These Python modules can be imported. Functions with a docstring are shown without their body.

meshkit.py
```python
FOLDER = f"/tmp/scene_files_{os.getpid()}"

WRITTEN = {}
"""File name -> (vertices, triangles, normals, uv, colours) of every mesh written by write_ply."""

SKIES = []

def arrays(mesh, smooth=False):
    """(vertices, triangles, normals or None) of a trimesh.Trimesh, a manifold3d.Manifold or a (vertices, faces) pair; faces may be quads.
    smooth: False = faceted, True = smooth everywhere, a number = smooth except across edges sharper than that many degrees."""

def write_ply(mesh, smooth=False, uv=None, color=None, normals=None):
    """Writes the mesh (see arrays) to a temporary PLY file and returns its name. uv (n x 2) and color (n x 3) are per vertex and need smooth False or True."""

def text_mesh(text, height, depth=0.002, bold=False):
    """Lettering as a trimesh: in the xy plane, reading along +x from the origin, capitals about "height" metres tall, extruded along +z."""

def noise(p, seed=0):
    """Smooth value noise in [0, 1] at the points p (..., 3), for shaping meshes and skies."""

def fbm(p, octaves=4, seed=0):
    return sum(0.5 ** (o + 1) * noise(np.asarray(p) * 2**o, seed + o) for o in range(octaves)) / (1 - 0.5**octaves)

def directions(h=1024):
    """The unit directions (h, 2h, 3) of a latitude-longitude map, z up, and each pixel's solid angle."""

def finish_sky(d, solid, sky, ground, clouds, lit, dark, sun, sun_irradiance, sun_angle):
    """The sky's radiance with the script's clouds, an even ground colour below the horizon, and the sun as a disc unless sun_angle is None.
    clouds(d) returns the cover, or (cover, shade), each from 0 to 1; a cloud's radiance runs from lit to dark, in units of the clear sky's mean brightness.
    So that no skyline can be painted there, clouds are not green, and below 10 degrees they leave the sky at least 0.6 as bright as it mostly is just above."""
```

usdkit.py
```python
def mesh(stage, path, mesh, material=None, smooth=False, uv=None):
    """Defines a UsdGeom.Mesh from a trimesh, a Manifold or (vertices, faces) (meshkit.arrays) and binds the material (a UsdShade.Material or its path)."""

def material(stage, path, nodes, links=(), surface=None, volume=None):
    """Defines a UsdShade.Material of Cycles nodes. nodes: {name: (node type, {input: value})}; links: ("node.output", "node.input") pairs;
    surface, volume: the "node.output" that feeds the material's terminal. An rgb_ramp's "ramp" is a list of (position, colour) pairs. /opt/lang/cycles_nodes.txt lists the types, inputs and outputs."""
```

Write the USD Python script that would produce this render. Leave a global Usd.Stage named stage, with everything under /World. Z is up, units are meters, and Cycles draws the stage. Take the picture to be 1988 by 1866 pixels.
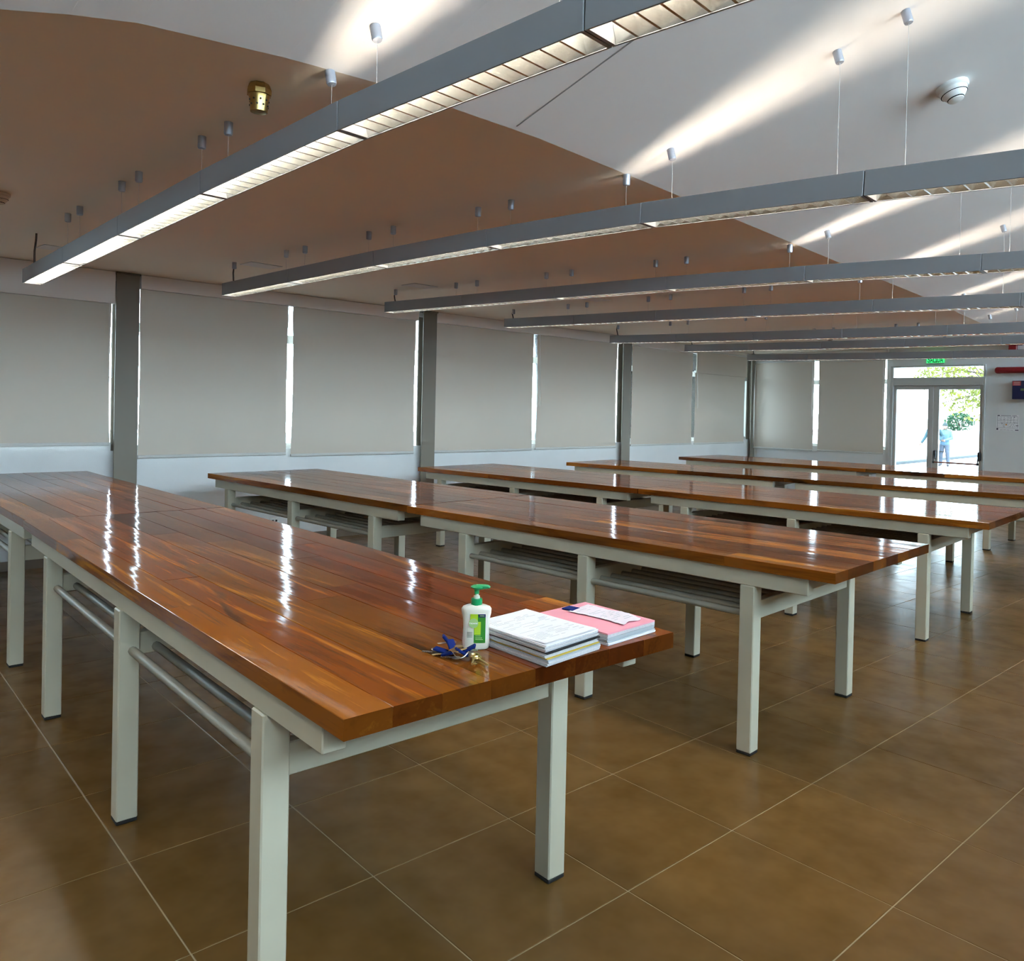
import math, random
import numpy as np, trimesh, manifold3d, usdkit, meshkit
from manifold3d import Manifold
from pxr import Usd, UsdGeom, UsdLux, Gf, Sdf, UsdShade

stage = Usd.Stage.CreateInMemory()
UsdGeom.Xform.Define(stage, '/World')
UsdGeom.Scope.Define(stage, '/World/Looks')
rnd = random.Random(7)
nrs = np.random.RandomState(7)

# ------------------------------------------------------------------ camera, sky, sun, exposure
EXPOSURE = 0.62
SKY = 3.9
SUN = 2.0
LAMP = 80.0          # ceiling lamp tubes
CAM = np.array([8.0329, -0.0024, 1.5294]); YAW, PITCH, ROLL = 0.82309, -0.010655, 0.021772
FPX, CX, CY = 1552.5, 1058.15, 815.70
cam = UsdGeom.Camera.Define(stage, '/World/camera')
FL = 35.0
cam.CreateFocalLengthAttr(FL)
cam.CreateHorizontalApertureAttr(FL * 1988 / FPX)
cam.CreateVerticalApertureAttr(FL * 1866 / FPX)
cam.CreateHorizontalApertureOffsetAttr(FL * (994 - CX) / FPX)
cam.CreateVerticalApertureOffsetAttr(-FL * (933 - CY) / FPX)
cam.CreateExposureAttr(EXPOSURE)
cam.CreateClippingRangeAttr(Gf.Vec2f(0.05, 1000))
_fw = np.array([-math.cos(YAW), math.sin(YAW), 0.0]); _rt = np.array([_fw[1], -_fw[0], 0.0]); _up = np.array([0, 0, 1.0])
_f2 = _fw * math.cos(PITCH) + _up * math.sin(PITCH); _u2 = -_fw * math.sin(PITCH) + _up * math.cos(PITCH)
_R = math.cos(ROLL) * _rt + math.sin(ROLL) * _u2; _U = -math.sin(ROLL) * _rt + math.cos(ROLL) * _u2
cam.AddTransformOp().Set(Gf.Matrix4d(*[float(x) for r in ([*_R, 0], [*_U, 0], [*(-_f2), 0], [*CAM, 1]) for x in r]))

dome = UsdLux.DomeLight.Define(stage, '/World/sky_light')
dome.CreateColorAttr(Gf.Vec3f(0.66, 0.82, 1.0)); dome.CreateIntensityAttr(SKY)
sun = UsdLux.DistantLight.Define(stage, '/World/sun_light')
sun.CreateColorAttr(Gf.Vec3f(1.0, 0.93, 0.80)); sun.CreateIntensityAttr(SUN); sun.CreateAngleAttr(0.6)
def aim_z(d):
    z = -np.array(d, float); z /= np.linalg.norm(z); x = np.cross([0, 0, 1], z); x /= np.linalg.norm(x); y = np.cross(z, x)
    return Gf.Matrix4d(*[float(q) for r in ([*x, 0], [*y, 0], [*z, 0], [0, 0, 0, 1]) for q in r])
sun.AddTransformOp().Set(aim_z((0.25, 0.75, -0.95)))

# ------------------------------------------------------------------ helpers
taken = {}
def numbered(parent, name):
    k = (parent, name); n = taken.get(k, 0); taken[k] = n + 1
    return f'{parent}/{name}' if n == 0 else f'{parent}/{name}_{n:03d}'
def path_of(p): return '/World' if p is None else str(p.GetPath())
def tag(o, label=None, cat=None, group=None, kind=None):
    p = o.GetPrim() if hasattr(o, 'GetPrim') else o
    for k, v in (('label', label), ('category', cat), ('group', group), ('kind', kind)):
        if v: p.SetCustomDataByKey(k, v)
    return p
def thing(name, loc=(0, 0, 0), rotz=0.0, label=None, cat=None, group=None, kind=None, parent=None):
    x = UsdGeom.Xform.Define(stage, numbered(path_of(parent), name))
    x.AddTranslateOp().Set(Gf.Vec3d(*map(float, loc)))
    if rotz: x.AddRotateZOp().Set(math.degrees(rotz))
    return tag(x, label, cat, group, kind)
def obj(name, mesh, mat, parent=None, smooth=False, label=None, **kw):
    m = usdkit.mesh(stage, numbered(path_of(parent), name), mesh, MATS[mat], smooth)
    return tag(m, label, **kw)

_C = None
def _cbox_faces():
    global _C
    if _C is None:
        v = cbox_v(1, 1, 1, .1); h = trimesh.convex.convex_hull(v)
        idx = [int(np.argmin(((v - p) ** 2).sum(1))) for p in h.vertices]
        _C = np.array(idx)[h.faces]
    return _C
def cbox_v(sx, sy, sz, c):
    v = []
    for ax in range(3):
        for a in (-1, 1):
            for b in (-1, 1):
                for d in (-1, 1):
                    s = np.array([sx, sy, sz]) / 2 - c; s[ax] += c
                    v.append(np.array([a, b, d]) * s)
    return np.array(v)
_PB = np.array([[x, y, z] for x in (-.5, .5) for y in (-.5, .5) for z in (-.5, .5)])
_PF = np.array([[0,1,3],[0,3,2],[4,6,7],[4,7,5],[0,4,5],[0,5,1],[2,3,7],[2,7,6],[0,2,6],[0,6,4],[1,5,7],[1,7,3]])
class MB:
    """collects shapes into one mesh"""
    def __init__(s): s.v = []; s.f = []; s.n = 0
    def add(s, v, f):
        s.v.append(np.asarray(v, float)); s.f.append(np.asarray(f, int) + s.n); s.n += len(v); return s
    def box(s, lo, hi, c=0.0, R=None, o=None):
        lo, hi = np.array(lo, float), np.array(hi, float); d = hi - lo
        if c > 0: v, f = cbox_v(*d, min(c, d.min() * .45)), _cbox_faces()
        else: v, f = _PB * d, _PF
        v = v + (lo + hi) / 2
        if R is not None: v = v @ np.array(R).T
        if o is not None: v = v + np.array(o)
        return s.add(v, f)
    def bar(s, a, b, w, h, c=0.0, up=(0, 0, 1)):
        """box beam from a to b, width w sideways, height h along up, axis through the middle"""
        a, b = np.array(a, float), np.array(b, float); x = b - a; L = np.linalg.norm(x); x /= L
        y = np.cross(up, x); y /= np.linalg.norm(y); z = np.cross(x, y)
        return s.box((0, -w / 2, -h / 2), (L, w / 2, h / 2), c, np.stack([x, y, z], 1), a)
    def tube(s, pts, r, n=8, cap=True):
        p = np.array(pts, float); r = np.broadcast_to(r, len(p)); t = np.gradient(p, axis=0) if len(p) > 2 else np.array([p[1] - p[0]] * 2)
        t /= np.linalg.norm(t, axis=1, keepdims=True) + 1e-12
        ref = np.array([0, 0, 1.0]) if abs(t[:, 2]).max() < .95 else (np.array([1.0, 0, 0]) if abs(t[:, 0]).max() < .95 else np.array([.3, 1, .1]))
        a = np.cross(t, ref); a /= np.linalg.norm(a, axis=1, keepdims=True) + 1e-12; b = np.cross(t, a)
        an = np.arange(n) * 2 * np.pi / n
        v = p[:, None] + r[:, None, None] * (np.cos(an)[None, :, None] * a[:, None] + np.sin(an)[None, :, None] * b[:, None])
        f = []
        for i in range(len(p) - 1):
            for j in range(n):
                k = (j + 1) % n; q = [i * n + j, i * n + k, (i + 1) * n + k, (i + 1) * n + j]
                f += [[q[0], q[2], q[1]], [q[0], q[3], q[2]]]
        v = v.reshape(-1, 3)
        if cap:
            m = len(v); v = np.vstack([v, p[0], p[-1]]); e = (len(p) - 1) * n
            for j in range(n):
                k = (j + 1) % n; f += [[m, j, k], [m + 1, e + k, e + j]]
        return s.add(v, f)
    def lathe(s, prof, n=24, o=(0, 0, 0), R=None):
        """prof: (r, z) from bottom to top"""
        an = np.arange(n) * 2 * np.pi / n; v = []
        for r, z in prof: v += [[r * math.cos(a), r * math.sin(a), z] for a in an]
        f = []
        for i in range(len(prof) - 1):
            for j in range(n):
                k = (j + 1) % n; q = [i * n + j, i * n + k, (i + 1) * n + k, (i + 1) * n + j]
                f += [[q[0], q[1], q[2]], [q[0], q[2], q[3]]]
        m = len(v); v += [[0, 0, prof[0][1]], [0, 0, prof[-1][1]]]; e = (len(prof) - 1) * n
        for j in range(n):
            k = (j + 1) % n; f += [[m, k, j], [m + 1, e + j, e + k]]
        v = np.array(v)
        if R is not None: v = v @ np.array(R).T
        return s.add(v + np.array(o), f)
    def mesh(s, m, R=None, o=None):
        if hasattr(m, 'to_mesh'): t = m.to_mesh(); v, f = np.array(t.vert_properties[:, :3]), np.array(t.tri_verts)
        else: v, f = np.array(m.vertices), np.array(m.faces)
        if R is not None: v = v @ np.array(R).T
        if o is not None: v = v + np.array(o)
        return s.add(v, f)
    def slab(s, top, dz):
        """polygon strip: top = list of rows of points (grid), thickened by dz in z"""
        g = np.array(top, float); a, b = g.shape[:2]; v = g.reshape(-1, 3); w = v + [0, 0, dz]; N = len(v); f = []
        idx = lambda i, j: i * b + j
        for i in range(a - 1):
            for j in range(b - 1):
                q = [idx(i, j), idx(i + 1, j), idx(i + 1, j + 1), idx(i, j + 1)]
                f += [[q[0], q[1], q[2]], [q[0], q[2], q[3]], [q[0] + N, q[2] + N, q[1] + N], [q[0] + N, q[3] + N, q[2] + N]]
        rim = [idx(i, 0) for i in range(a)] + [idx(a - 1, j) for j in range(1, b)] + [idx(i, b - 1) for i in range(a - 2, -1, -1)] + [idx(0, j) for j in range(b - 2, 0, -1)]
        for p, q in zip(rim, rim[1:] + rim[:1]): f += [[p, p + N, q + N], [p, q + N, q]]
        return s.add(np.vstack([v, w]), f)
    @property
    def out(s):
        return np.vstack(s.v), np.vstack(s.f)
    def xf(s, R, o):
        s.v = [v @ np.array(R).T + np.array(o) for v in s.v]; return s
def rotz(a): return np.array([[math.cos(a), -math.sin(a), 0], [math.sin(a), math.cos(a), 0], [0, 0, 1]])
def align_z(d):
    z = np.array(d, float); z /= np.linalg.norm(z); x = np.cross([0, 1, 0], z); x /= np.linalg.norm(x)
    return np.stack([x, np.cross(z, x), z], 1)

# ------------------------------------------------------------------ materials
MATS = {}
def mat(name, nodes, links=(), surface='p.BSDF'):
    MATS[name] = usdkit.material(stage, f'/World/Looks/{name}', nodes, links, surface); return name
def plain(name, color, rough=.5, metal=0.0, bump=0.0, bscale=200, var=0.0, vscale=3.0, **kw):
    nd = {'p': ('principled_bsdf', dict(base_color=color, roughness=rough, metallic=metal, **kw))}; ln = []
    if var or bump: nd['tc'] = ('texture_coordinate', {})
    if var:
        nd['n'] = ('noise_texture', {'scale': vscale, 'detail': 4.0})
        lo = tuple(c * (1 - var) for c in color); hi = tuple(min(1, c * (1 + var)) for c in color)
        nd['r'] = ('rgb_ramp', {'ramp': [(0.3, lo), (0.7, hi)]})
        ln += [('tc.object', 'n.vector'), ('n.fac', 'r.fac'), ('r.color', 'p.base_color')]
    if bump:
        nd['bn'] = ('noise_texture', {'scale': float(bscale), 'detail': 2.0}); nd['b'] = ('bump', {'strength': bump, 'distance': .002})
        ln += [('tc.object', 'bn.vector'), ('bn.fac', 'b.height'), ('b.normal', 'p.normal')]
    return mat(name, nd, ln)
def emit(name, color, strength):
    return mat(name, {'e': ('emission', {'color': color, 'strength': strength})}, (), 'e.emission')

plain('white_wall_paint', (.74, .75, .76), .75, bump=.15, bscale=120, var=.02)
plain('ceiling_paint', (.84, .81, .79), .85, bump=.1, bscale=90, var=.015, vscale=1.2)
plain('ceiling_beige', (.92, .83, .71), .85, bump=.1, bscale=90, var=.015, vscale=1.2)
plain('taupe_paint', (.50, .46, .41), .8)
plain('grey_enamel', (.58, .55, .43), .42, bump=.08, bscale=160, var=.03, vscale=6)
plain('aluminium_frame', (.50, .505, .49), .45, metal=.1)
plain('rod_metal', (.34, .335, .28), .5, metal=.1)
plain('rubber', (.015, .015, .015), .7)
plain('column_paint', (.20, .18, .145), .5, var=.04)
plain('baseboard_tile', (.17, .135, .10), .45, var=.08)
plain('lamp_housing', (.30, .315, .335), .45, metal=.25)
plain('lamp_plate', (.55, .62, .72), .35, metal=.3)
plain('reflector', (.90, .91, .89), .17, metal=.965)
plain('suspension_metal', (.42, .45, .52), .35, metal=.5)
plain('cable_grey', (.5, .5, .5), .5)
plain('cord_dark', (.10, .08, .07), .6)
plain('brass', (.48, .33, .12), .3, metal=1.0, var=.1, vscale=40)
plain('brass_key', (.72, .55, .25), .3, metal=1.0)
plain('steel_key', (.6, .58, .55), .3, metal=1.0)
plain('white_plastic', (.82, .82, .80), .35)
plain('cream_plastic', (.62, .52, .40), .45)
plain('joint_grey', (.30, .28, .27), .8)
plain('dark_hole', (.01, .01, .01), .8)
plain('green_plastic', (.01, .30, .10), .3)
plain('bottle_white', (.80, .76, .66), .28, subsurface_weight=.1)
plain('label_green', (.03, .22, .02), .4)
plain('label_lime', (.42, .62, .03), .4)
plain('label_pale', (.35, .55, .22), .4)
plain('label_blue', (.01, .01, .09), .4)
plain('label_ink', (.12, .13, .10), .6)
plain('paper', (.84, .83, .86), .8, var=.02, vscale=30)
plain('paper_edge', (.60, .59, .61), .9, var=.12, vscale=300)
plain('paper_ink', (.60, .60, .64), .9)
plain('folder_black', (.02, .02, .022), .5)
plain('folder_yellow', (.62, .42, .04), .6)
plain('folder_grey', (.42, .46, .50), .6)
plain('folder_pink', (.88, .36, .44), .6, var=.03, vscale=12)
plain('slip_pink', (.84, .74, .80), .8)
plain('tape_blue', (.003, .015, .12), .8, specular_ior_level=.15)
plain('red_paint', (.28, .012, .018), .4)
plain('red_label', (.45, .05, .06), .5)
plain('panel_blue', (.008, .012, .07), .4)
plain('display_green', (.18, .26, .10), .3)
plain('bar_red', (.25, .07, .04), .4)
plain('black_plastic', (.012, .012, .014), .4)
plain('plan_ink', (.03, .03, .06), .8)
plain('plan_orange', (.7, .3, .03), .7)
emit('sign_green', (.05, .95, .22), .9)
plain('sign_letter', (.005, .16, .04), .5)
plain('skin', (.22, .13, .095), .6)
plain('hair_dark', (.03, .02, .015), .7)
plain('knit_grey', (.022, .034, .034), .9)
plain('sweat_blue', (.085, .15, .21), .85, bump=.2)
plain('trouser_grey', (.065, .078, .105), .85)
plain('jacket_teal', (.012, .040, .050), .8)
plain('shoe_dark', (.02, .014, .018), .6)
plain('scarf_dark', (.03, .07, .05), .9)
plain('concrete_pale', (.20, .21, .215), .85, var=.06, vscale=.6)
plain('wall_render', (.80, .80, .78), .85, var=.02)
plain('kerb_grey', (.035, .042, .045), .8)
plain('bark', (.06, .04, .025), .9, var=.2, vscale=12)
emit('tube_light', (1.0, .88, .72), LAMP)

def leaf_mat(name, a, b):
    mat(name, {'oi': ('object_info', {}), 'tc': ('texture_coordinate', {}), 'n': ('noise_texture', {'scale': 2.5, 'detail': 1.0}), 'r': ('rgb_ramp', {'ramp': [(.35, a), (.65, b)]}),
               'p': ('principled_bsdf', {'roughness': .5}), 't': ('translucent_bsdf', {}), 'm': ('mix_closure', {'fac': .45})},
        [('tc.object', 'n.vector'), ('n.fac', 'r.fac'), ('r.color', 'p.base_color'), ('r.color', 't.color'), ('p.BSDF', 'm.closure1'), ('t.BSDF', 'm.closure2')], 'm.closure')
leaf_mat('leaf_yellow', (.10, .12, .012), (.22, .21, .03))
leaf_mat('leaf_green', (.010, .045, .018), (.028, .085, .035))

# varnished boards: grain along local x, tone by board
def wood(name, dark, mid, light):
    mat(name, {
        'tc': ('texture_coordinate', {}), 'oi': ('object_info', {}),
        'off': ('vector_math', {'math_type': 'scale', 'vector1': (37.0, 17.0, 53.0)}), 'add': ('vector_math', {'math_type': 'add'}),
        'mp': ('mapping', {'scale': (.6, 6.0, 6.0)}), 'n': ('noise_texture', {'scale': 1.6, 'detail': 6.0, 'roughness': .6, 'distortion': .9}),
        'mp2': ('mapping', {'scale': (1.4, 60.0, 60.0)}), 'n2': ('noise_texture', {'scale': 2.0, 'detail': 3.0}),
        'mix': ('mix_float', {'fac': .2}), 'r': ('rgb_ramp', {'ramp': [(.34, dark), (.47, mid), (.54, mid), (.66, light)]}),
        'mp3': ('mapping', {'scale': (1.1, 4.5, 4.5)}), 'v': ('noise_texture', {'scale': 1.5, 'detail': 2.0, 'distortion': .5}), 'kr': ('map_range', {'from_min': .66, 'from_max': .76, 'to_min': 0.0, 'to_max': .85, 'clamp': True}),
        'knot': ('mix_color', {'b': tuple(c * .16 for c in dark)}), 'tone': ('map_range', {'from_min': 0.0, 'from_max': 1.0, 'to_min': .55, 'to_max': 1.4, 'clamp': True}),
        'hs': ('hsv', {'hue': .5, 'saturation': 1.0}), 'ge': ('geometry', {}), 'sx': ('separate_xyz', {}), 'ab': ('math', {'math_type': 'absolute'}), 'eg': ('map_range', {'from_min': .8, 'from_max': .95, 'to_min': 0.0, 'to_max': .8, 'clamp': True}), 'end': ('mix_color', {'b': tuple(c * .75 for c in dark)}),
        'bm': ('mapping', {'scale': (2.0, 10.0, 10.0)}), 'bn': ('noise_texture', {'scale': 1.5, 'detail': 2.0}), 'b': ('bump', {'strength': .16, 'distance': .006}),
        'p': ('principled_bsdf', {'roughness': .38, 'specular_ior_level': .0, 'coat_weight': .75, 'coat_roughness': .085, 'coat_ior': 1.42})},
        [('oi.random', 'off.scale'), ('tc.object', 'add.vector1'), ('off.vector', 'add.vector2'), ('add.vector', 'mp.vector'), ('mp.vector', 'n.vector'),
         ('add.vector', 'mp2.vector'), ('mp2.vector', 'n2.vector'), ('n.fac', 'mix.a'), ('n2.fac', 'mix.b'), ('mix.result', 'r.fac'), ('add.vector', 'mp3.vector'), ('mp3.vector', 'v.vector'), ('v.fac', 'kr.value'), ('kr.result', 'knot.fac'),
         ('r.color', 'knot.a'), ('oi.random', 'tone.value'), ('tone.result', 'hs.value'), ('knot.result', 'hs.color'), ('ge.normal', 'sx.vector'), ('sx.x', 'ab.value1'), ('ab.value', 'eg.value'), ('eg.result', 'end.fac'), ('hs.color', 'end.a'), ('end.result', 'p.base_color'),
         ('add.vector', 'bm.vector'), ('bm.vector', 'bn.vector'), ('bn.fac', 'b.height'), ('b.normal', 'p.coat_normal'), ('b.normal', 'p.normal')])
wood('board_red', (0.0465, 0.0088, 0.0016), (0.1332, 0.0279, 0.0047), (0.2850, 0.0822, 0.0109))
wood('board_brown', (0.0620, 0.0139, 0.0021), (0.1692, 0.0432, 0.0060), (0.3610, 0.1305, 0.0160))
wood('board_amber', (0.1054, 0.0262, 0.0037), (0.2520, 0.0777, 0.0088), (0.4940, 0.2052, 0.0235))

mat('floor_tile', {'tc': ('texture_coordinate', {}), 'oi': ('object_info', {}), 'n': ('noise_texture', {'scale': 3.0, 'detail': 5.0, 'roughness': .6}),
    'r': ('rgb_ramp', {'ramp': [(.3, (.106, .057, .0155)), (.7, (.138, .075, .0215))]}), 'tone': ('map_range', {'to_min': .93, 'to_max': 1.07}), 'hs': ('hsv', {}),
    'n2': ('noise_texture', {'scale': 6.0, 'detail': 3.0}), 'rr': ('map_range', {'from_min': .3, 'from_max': .7, 'to_min': .26, 'to_max': .36}),
    'p': ('principled_bsdf', {'roughness': .3, 'specular_ior_level': .22})},
    [('tc.object', 'n.vector'), ('n.fac', 'r.fac'), ('oi.random', 'tone.value'), ('tone.result', 'hs.value'), ('r.color', 'hs.color'), ('hs.color', 'p.base_color'), ('tc.object', 'n2.vector'), ('n2.fac', 'rr.value'), ('rr.result', 'p.roughness')])
plain('grout', (.30, .24, .15), .8, var=.1, vscale=5)

def fabric(name, col, tr):
    mat(name, {'tc': ('texture_coordinate', {}), 'w': ('noise_texture', {'scale': 380.0, 'detail': 1.0}), 'b': ('bump', {'strength': .12, 'distance': .001}),
        'd': ('principled_bsdf', {'base_color': col, 'roughness': .85}), 't': ('translucent_bsdf', {'color': (.66, .64, .56)}), 'm': ('mix_closure', {'fac': tr})},
        [('tc.object', 'w.vector'), ('w.fac', 'b.height'), ('b.normal', 'd.normal'), ('d.BSDF', 'm.closure1'), ('t.BSDF', 'm.closure2')], 'm.closure')
fabric('blind_fabric', (.62, .555, .48), .010)
plain('hem_bar', (.60, .60, .58), .5)
mat('window_glass', {'t': ('transparent_bsdf', {'color': (.93, .97, .95)}), 'g': ('glossy_bsdf', {'color': (1, 1, 1), 'roughness': .02}), 'f': ('fresnel', {'IOR': 1.45}), 'm': ('mix_closure', {})},
    [('f.fac', 'm.fac'), ('t.BSDF', 'm.closure1'), ('g.BSDF', 'm.closure2')], 'm.closure')

# ------------------------------------------------------------------ the room shell
ZC = 2.779
fold = [(4.80, -4.2), (4.84, .45), (4.983, .679), (5.12, .84), (5.232, 1.01), (5.369, 1.461), (5.452, 1.873), (5.494, 2.648), (5.455, 3.927), (5.367, 6.266), (5.298, 8.593), (5.132, 11.429), (4.95, 14.75)]
XR, ZR = 11.2, 4.50
def fold_x(y): return float(np.interp(y, [q[1] for q in fold], [q[0] for q in fold]))
def ceil_z(x, y):
    fx = fold_x(y)
    return ZC if x <= fx else ZC + (ZR - ZC) * (x - fx) / (XR - fx)
obj('ceiling', MB().slab([[(-.55, y, ZC) for x, y in fold], [(x, y, ZC) for x, y in fold]], .16).out, 'ceiling_beige', kind='structure', label='flat lower ceiling over the window side of the hall')
obj('ceiling', MB().slab([[(x, y, ZC) for x, y in fold], [(XR, y, ZR) for x, y in fold]], .16).out, 'ceiling_paint', kind='structure', label='sloping upper ceiling rising away from the windows')
_a, _b = np.array([5.511, 2.491]), np.array([10.9, 2.50])
jt = MB()
_n = 12
for i in range(_n):
    p = _a + (_b - _a) * i / _n; q = _a + (_b - _a) * (i + 1) / _n
    jt.bar((*p, ceil_z(*p) - .0005), (*q, ceil_z(*q) - .0005), .006, .003)
obj('ceiling_joint', jt.out, 'joint_grey', kind='structure', label='thin dark joint running up the sloping ceiling')

# floor slab, grout and tiles (0.6 m)
GX, GY, GR, SX, SY = 4.052, 1.114, -.081, .596, .575
fl = thing('floor', kind='structure', label='brown porcelain tiled floor with pale joints')
obj('grout_bed', MB().box((-.6, -4.3, -.12), (11.3, 14.9, -.002)).out, 'grout', fl)
gr = rotz(GR)
cells = []
for i in range(-9, 14):
    for j in range(-11, 27):
        c = gr @ np.array([(i + .5) * SX, (j + .5) * SY, 0]) + [GX, GY, 0]
        if -.45 < c[0] < 11.0 and -4.1 < c[1] < 14.6:
            d = c - CAM; z = d @ _f2; x = d @ _R; y = d @ _U
            u = CX + FPX * x / z; v = CY - FPX * y / z
            vis = z > .4 and -150 < u < 2140 and v < 2050
            cells.append((z if vis else 1e3 + np.hypot(d[0], d[1]), i, j, c))
cells.sort(key=lambda q: q[0])
rest = MB()
for k, (z, i, j, c) in enumerate(cells):
    dz = nrs.uniform(-.0002, .0002)
    m = (rest if k >= 290 else MB()).box((-SX / 2 + .0022, -SY / 2 + .0022, -.010), (SX / 2 - .0022, SY / 2 - .0022, dz), .0012, gr, c)
    if k < 290: obj('tile', m.out, 'floor_tile', fl)
obj('tile_field', rest.out, 'floor_tile', fl, kind='stuff')

# window wall: two straight runs
class Run:
    """local frame: s along the wall, n into the room"""
    def __init__(s, o, ang): s.o = np.array([*o, 0.0]); s.R = rotz(ang); s.ang = ang
    def pt(s, n, t, z): return s.R @ np.array([n, t, z]) + s.o
run1 = Run((0, 7.0), -.05)                                  # n = +x-ish, t = along y, t = 0 at Y = 7
_A, _B = np.array([.18, 10.45]), np.array([.13, 14.75]); _t = (_B - _A) / np.linalg.norm(_B - _A)
run2 = Run(_A, math.atan2(-_t[0], _t[1]))
T = lambda Y: (Y - 7.0) / math.cos(.05)
SILL, HEAD = 1.06, 2.70
wl = MB()
def wallbox(mb, run, t0, t1, z0, z1, n0=-.22, n1=-.06, c=0): 
    q = MB().box((n0, t0, z0), (n1, t1, z1), c).xf(run.R, run.o); return mb.add(*q.out)
wallbox(wl, run1, T(-4.3), T(10.47), 0, SILL); wallbox(wl, run1, T(-4.3), T(10.47), HEAD, ZC + .1)
wallbox(wl, run1, T(-4.3), T(-.6), SILL, HEAD)
wallbox(wl, run2, 0, 4.35, 0, SILL); wallbox(wl, run2, 0, 4.35, HEAD, ZC + .1)
wallbox(wl, run1, T(-.6), T(2.80), SILL, 1.14)
obj('wall_left', wl.out, 'white_wall_paint', kind='structure', label='white window wall below and above the blinds')
bb = MB(); wallbox(bb, run1, T(-4.2), T(10.47), 0, .085, -.06, -.045); wallbox(bb, run2, 0, 4.2, 0, .085, -.06, -.045)
obj('baseboard_left', bb.out, 'baseboard_tile', kind='structure', label='brown skirting along the window wall')

# windows: frame, transom, panes (behind the blinds)
wn = [0]
def window(run, t0, t1, label, z0=SILL, z1=HEAD, n=-.16):
    wn[0] += 1
    w = UsdGeom.Xform.Define(stage, f'/World/window_{wn[0]}'); tag(w, label, kind='structure'); w = w.GetPrim()
    fr = MB()
    for (a, b, c, d) in ((t0, t1, z0, z0 + .05), (t0, t1, z1 - .04, z1), (t0, t0 + .03, z0 + .05, z1 - .04), (t1 - .03, t1, z0 + .05, z1 - .04)):
        wallbox(fr, run, a, b, c, d, n - .03, n + .03, .004)
    obj('window_frame', fr.out, 'aluminium_frame', w)
    tr = MB(); wallbox(tr, run, t0 + .03, t1 - .03, 2.235, 2.325, n - .028, n + .028, .004)
    obj('transom', tr.out, 'aluminium_frame', w)
    mid = (t0 + t1) / 2
    for a, b, c, d in ((t0 + .03, mid, z0 + .05, 2.235), (mid, t1 - .03, z0 + .05, 2.235), (t0 + .03, mid, 2.325, z1 - .04), (mid, t1 - .03, 2.325, z1 - .04)):
        g = MB(); wallbox(g, run, a, b, c, d, n - .004, n + .004); obj('pane', g.out, 'window_glass', w)
window(run1, T(-.6), T(2.80), 'window before the first steel column', 1.14)
window(run1, T(2.99), T(6.33), 'window between the first and second steel columns')
window(run1, T(6.55), T(10.27), 'window between the second and third steel columns')
window(run2, .06, 4.22, 'window from the third steel column to the corner')

# steel columns (I-sections)
def column(run, t, label):
    c = thing('steel_column', run.pt(-.05, t, 0), run.ang, label, kind='structure', cat='column')
    m = MB()
    m.box((.055, -.105, 0), (.072, .105, ZC), .003).box((-.05, -.105, 0), (-.033, .105, ZC), .003).box((-.034, -.006, 0), (.056, .006, ZC))
    obj('steel_section', m.out, 'column_paint', c)
    obj('head_plate', MB().box((-.07, -.11, ZC - .02), (.09, .11, ZC - .002), .002).out, 'column_paint', c)
    return c
column(run1, T(2.91), 'dark grey steel column in the window wall, the one closest to the soap bottle')
column(run1, T(6.478), 'dark grey steel column in the window wall, between the other two columns')
column(run1, T(10.39), 'dark grey steel column in the window wall, closest to the exit door')
column(run2, 4.22, 'narrow grey post in the corner of the window wall and exit wall')

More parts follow.
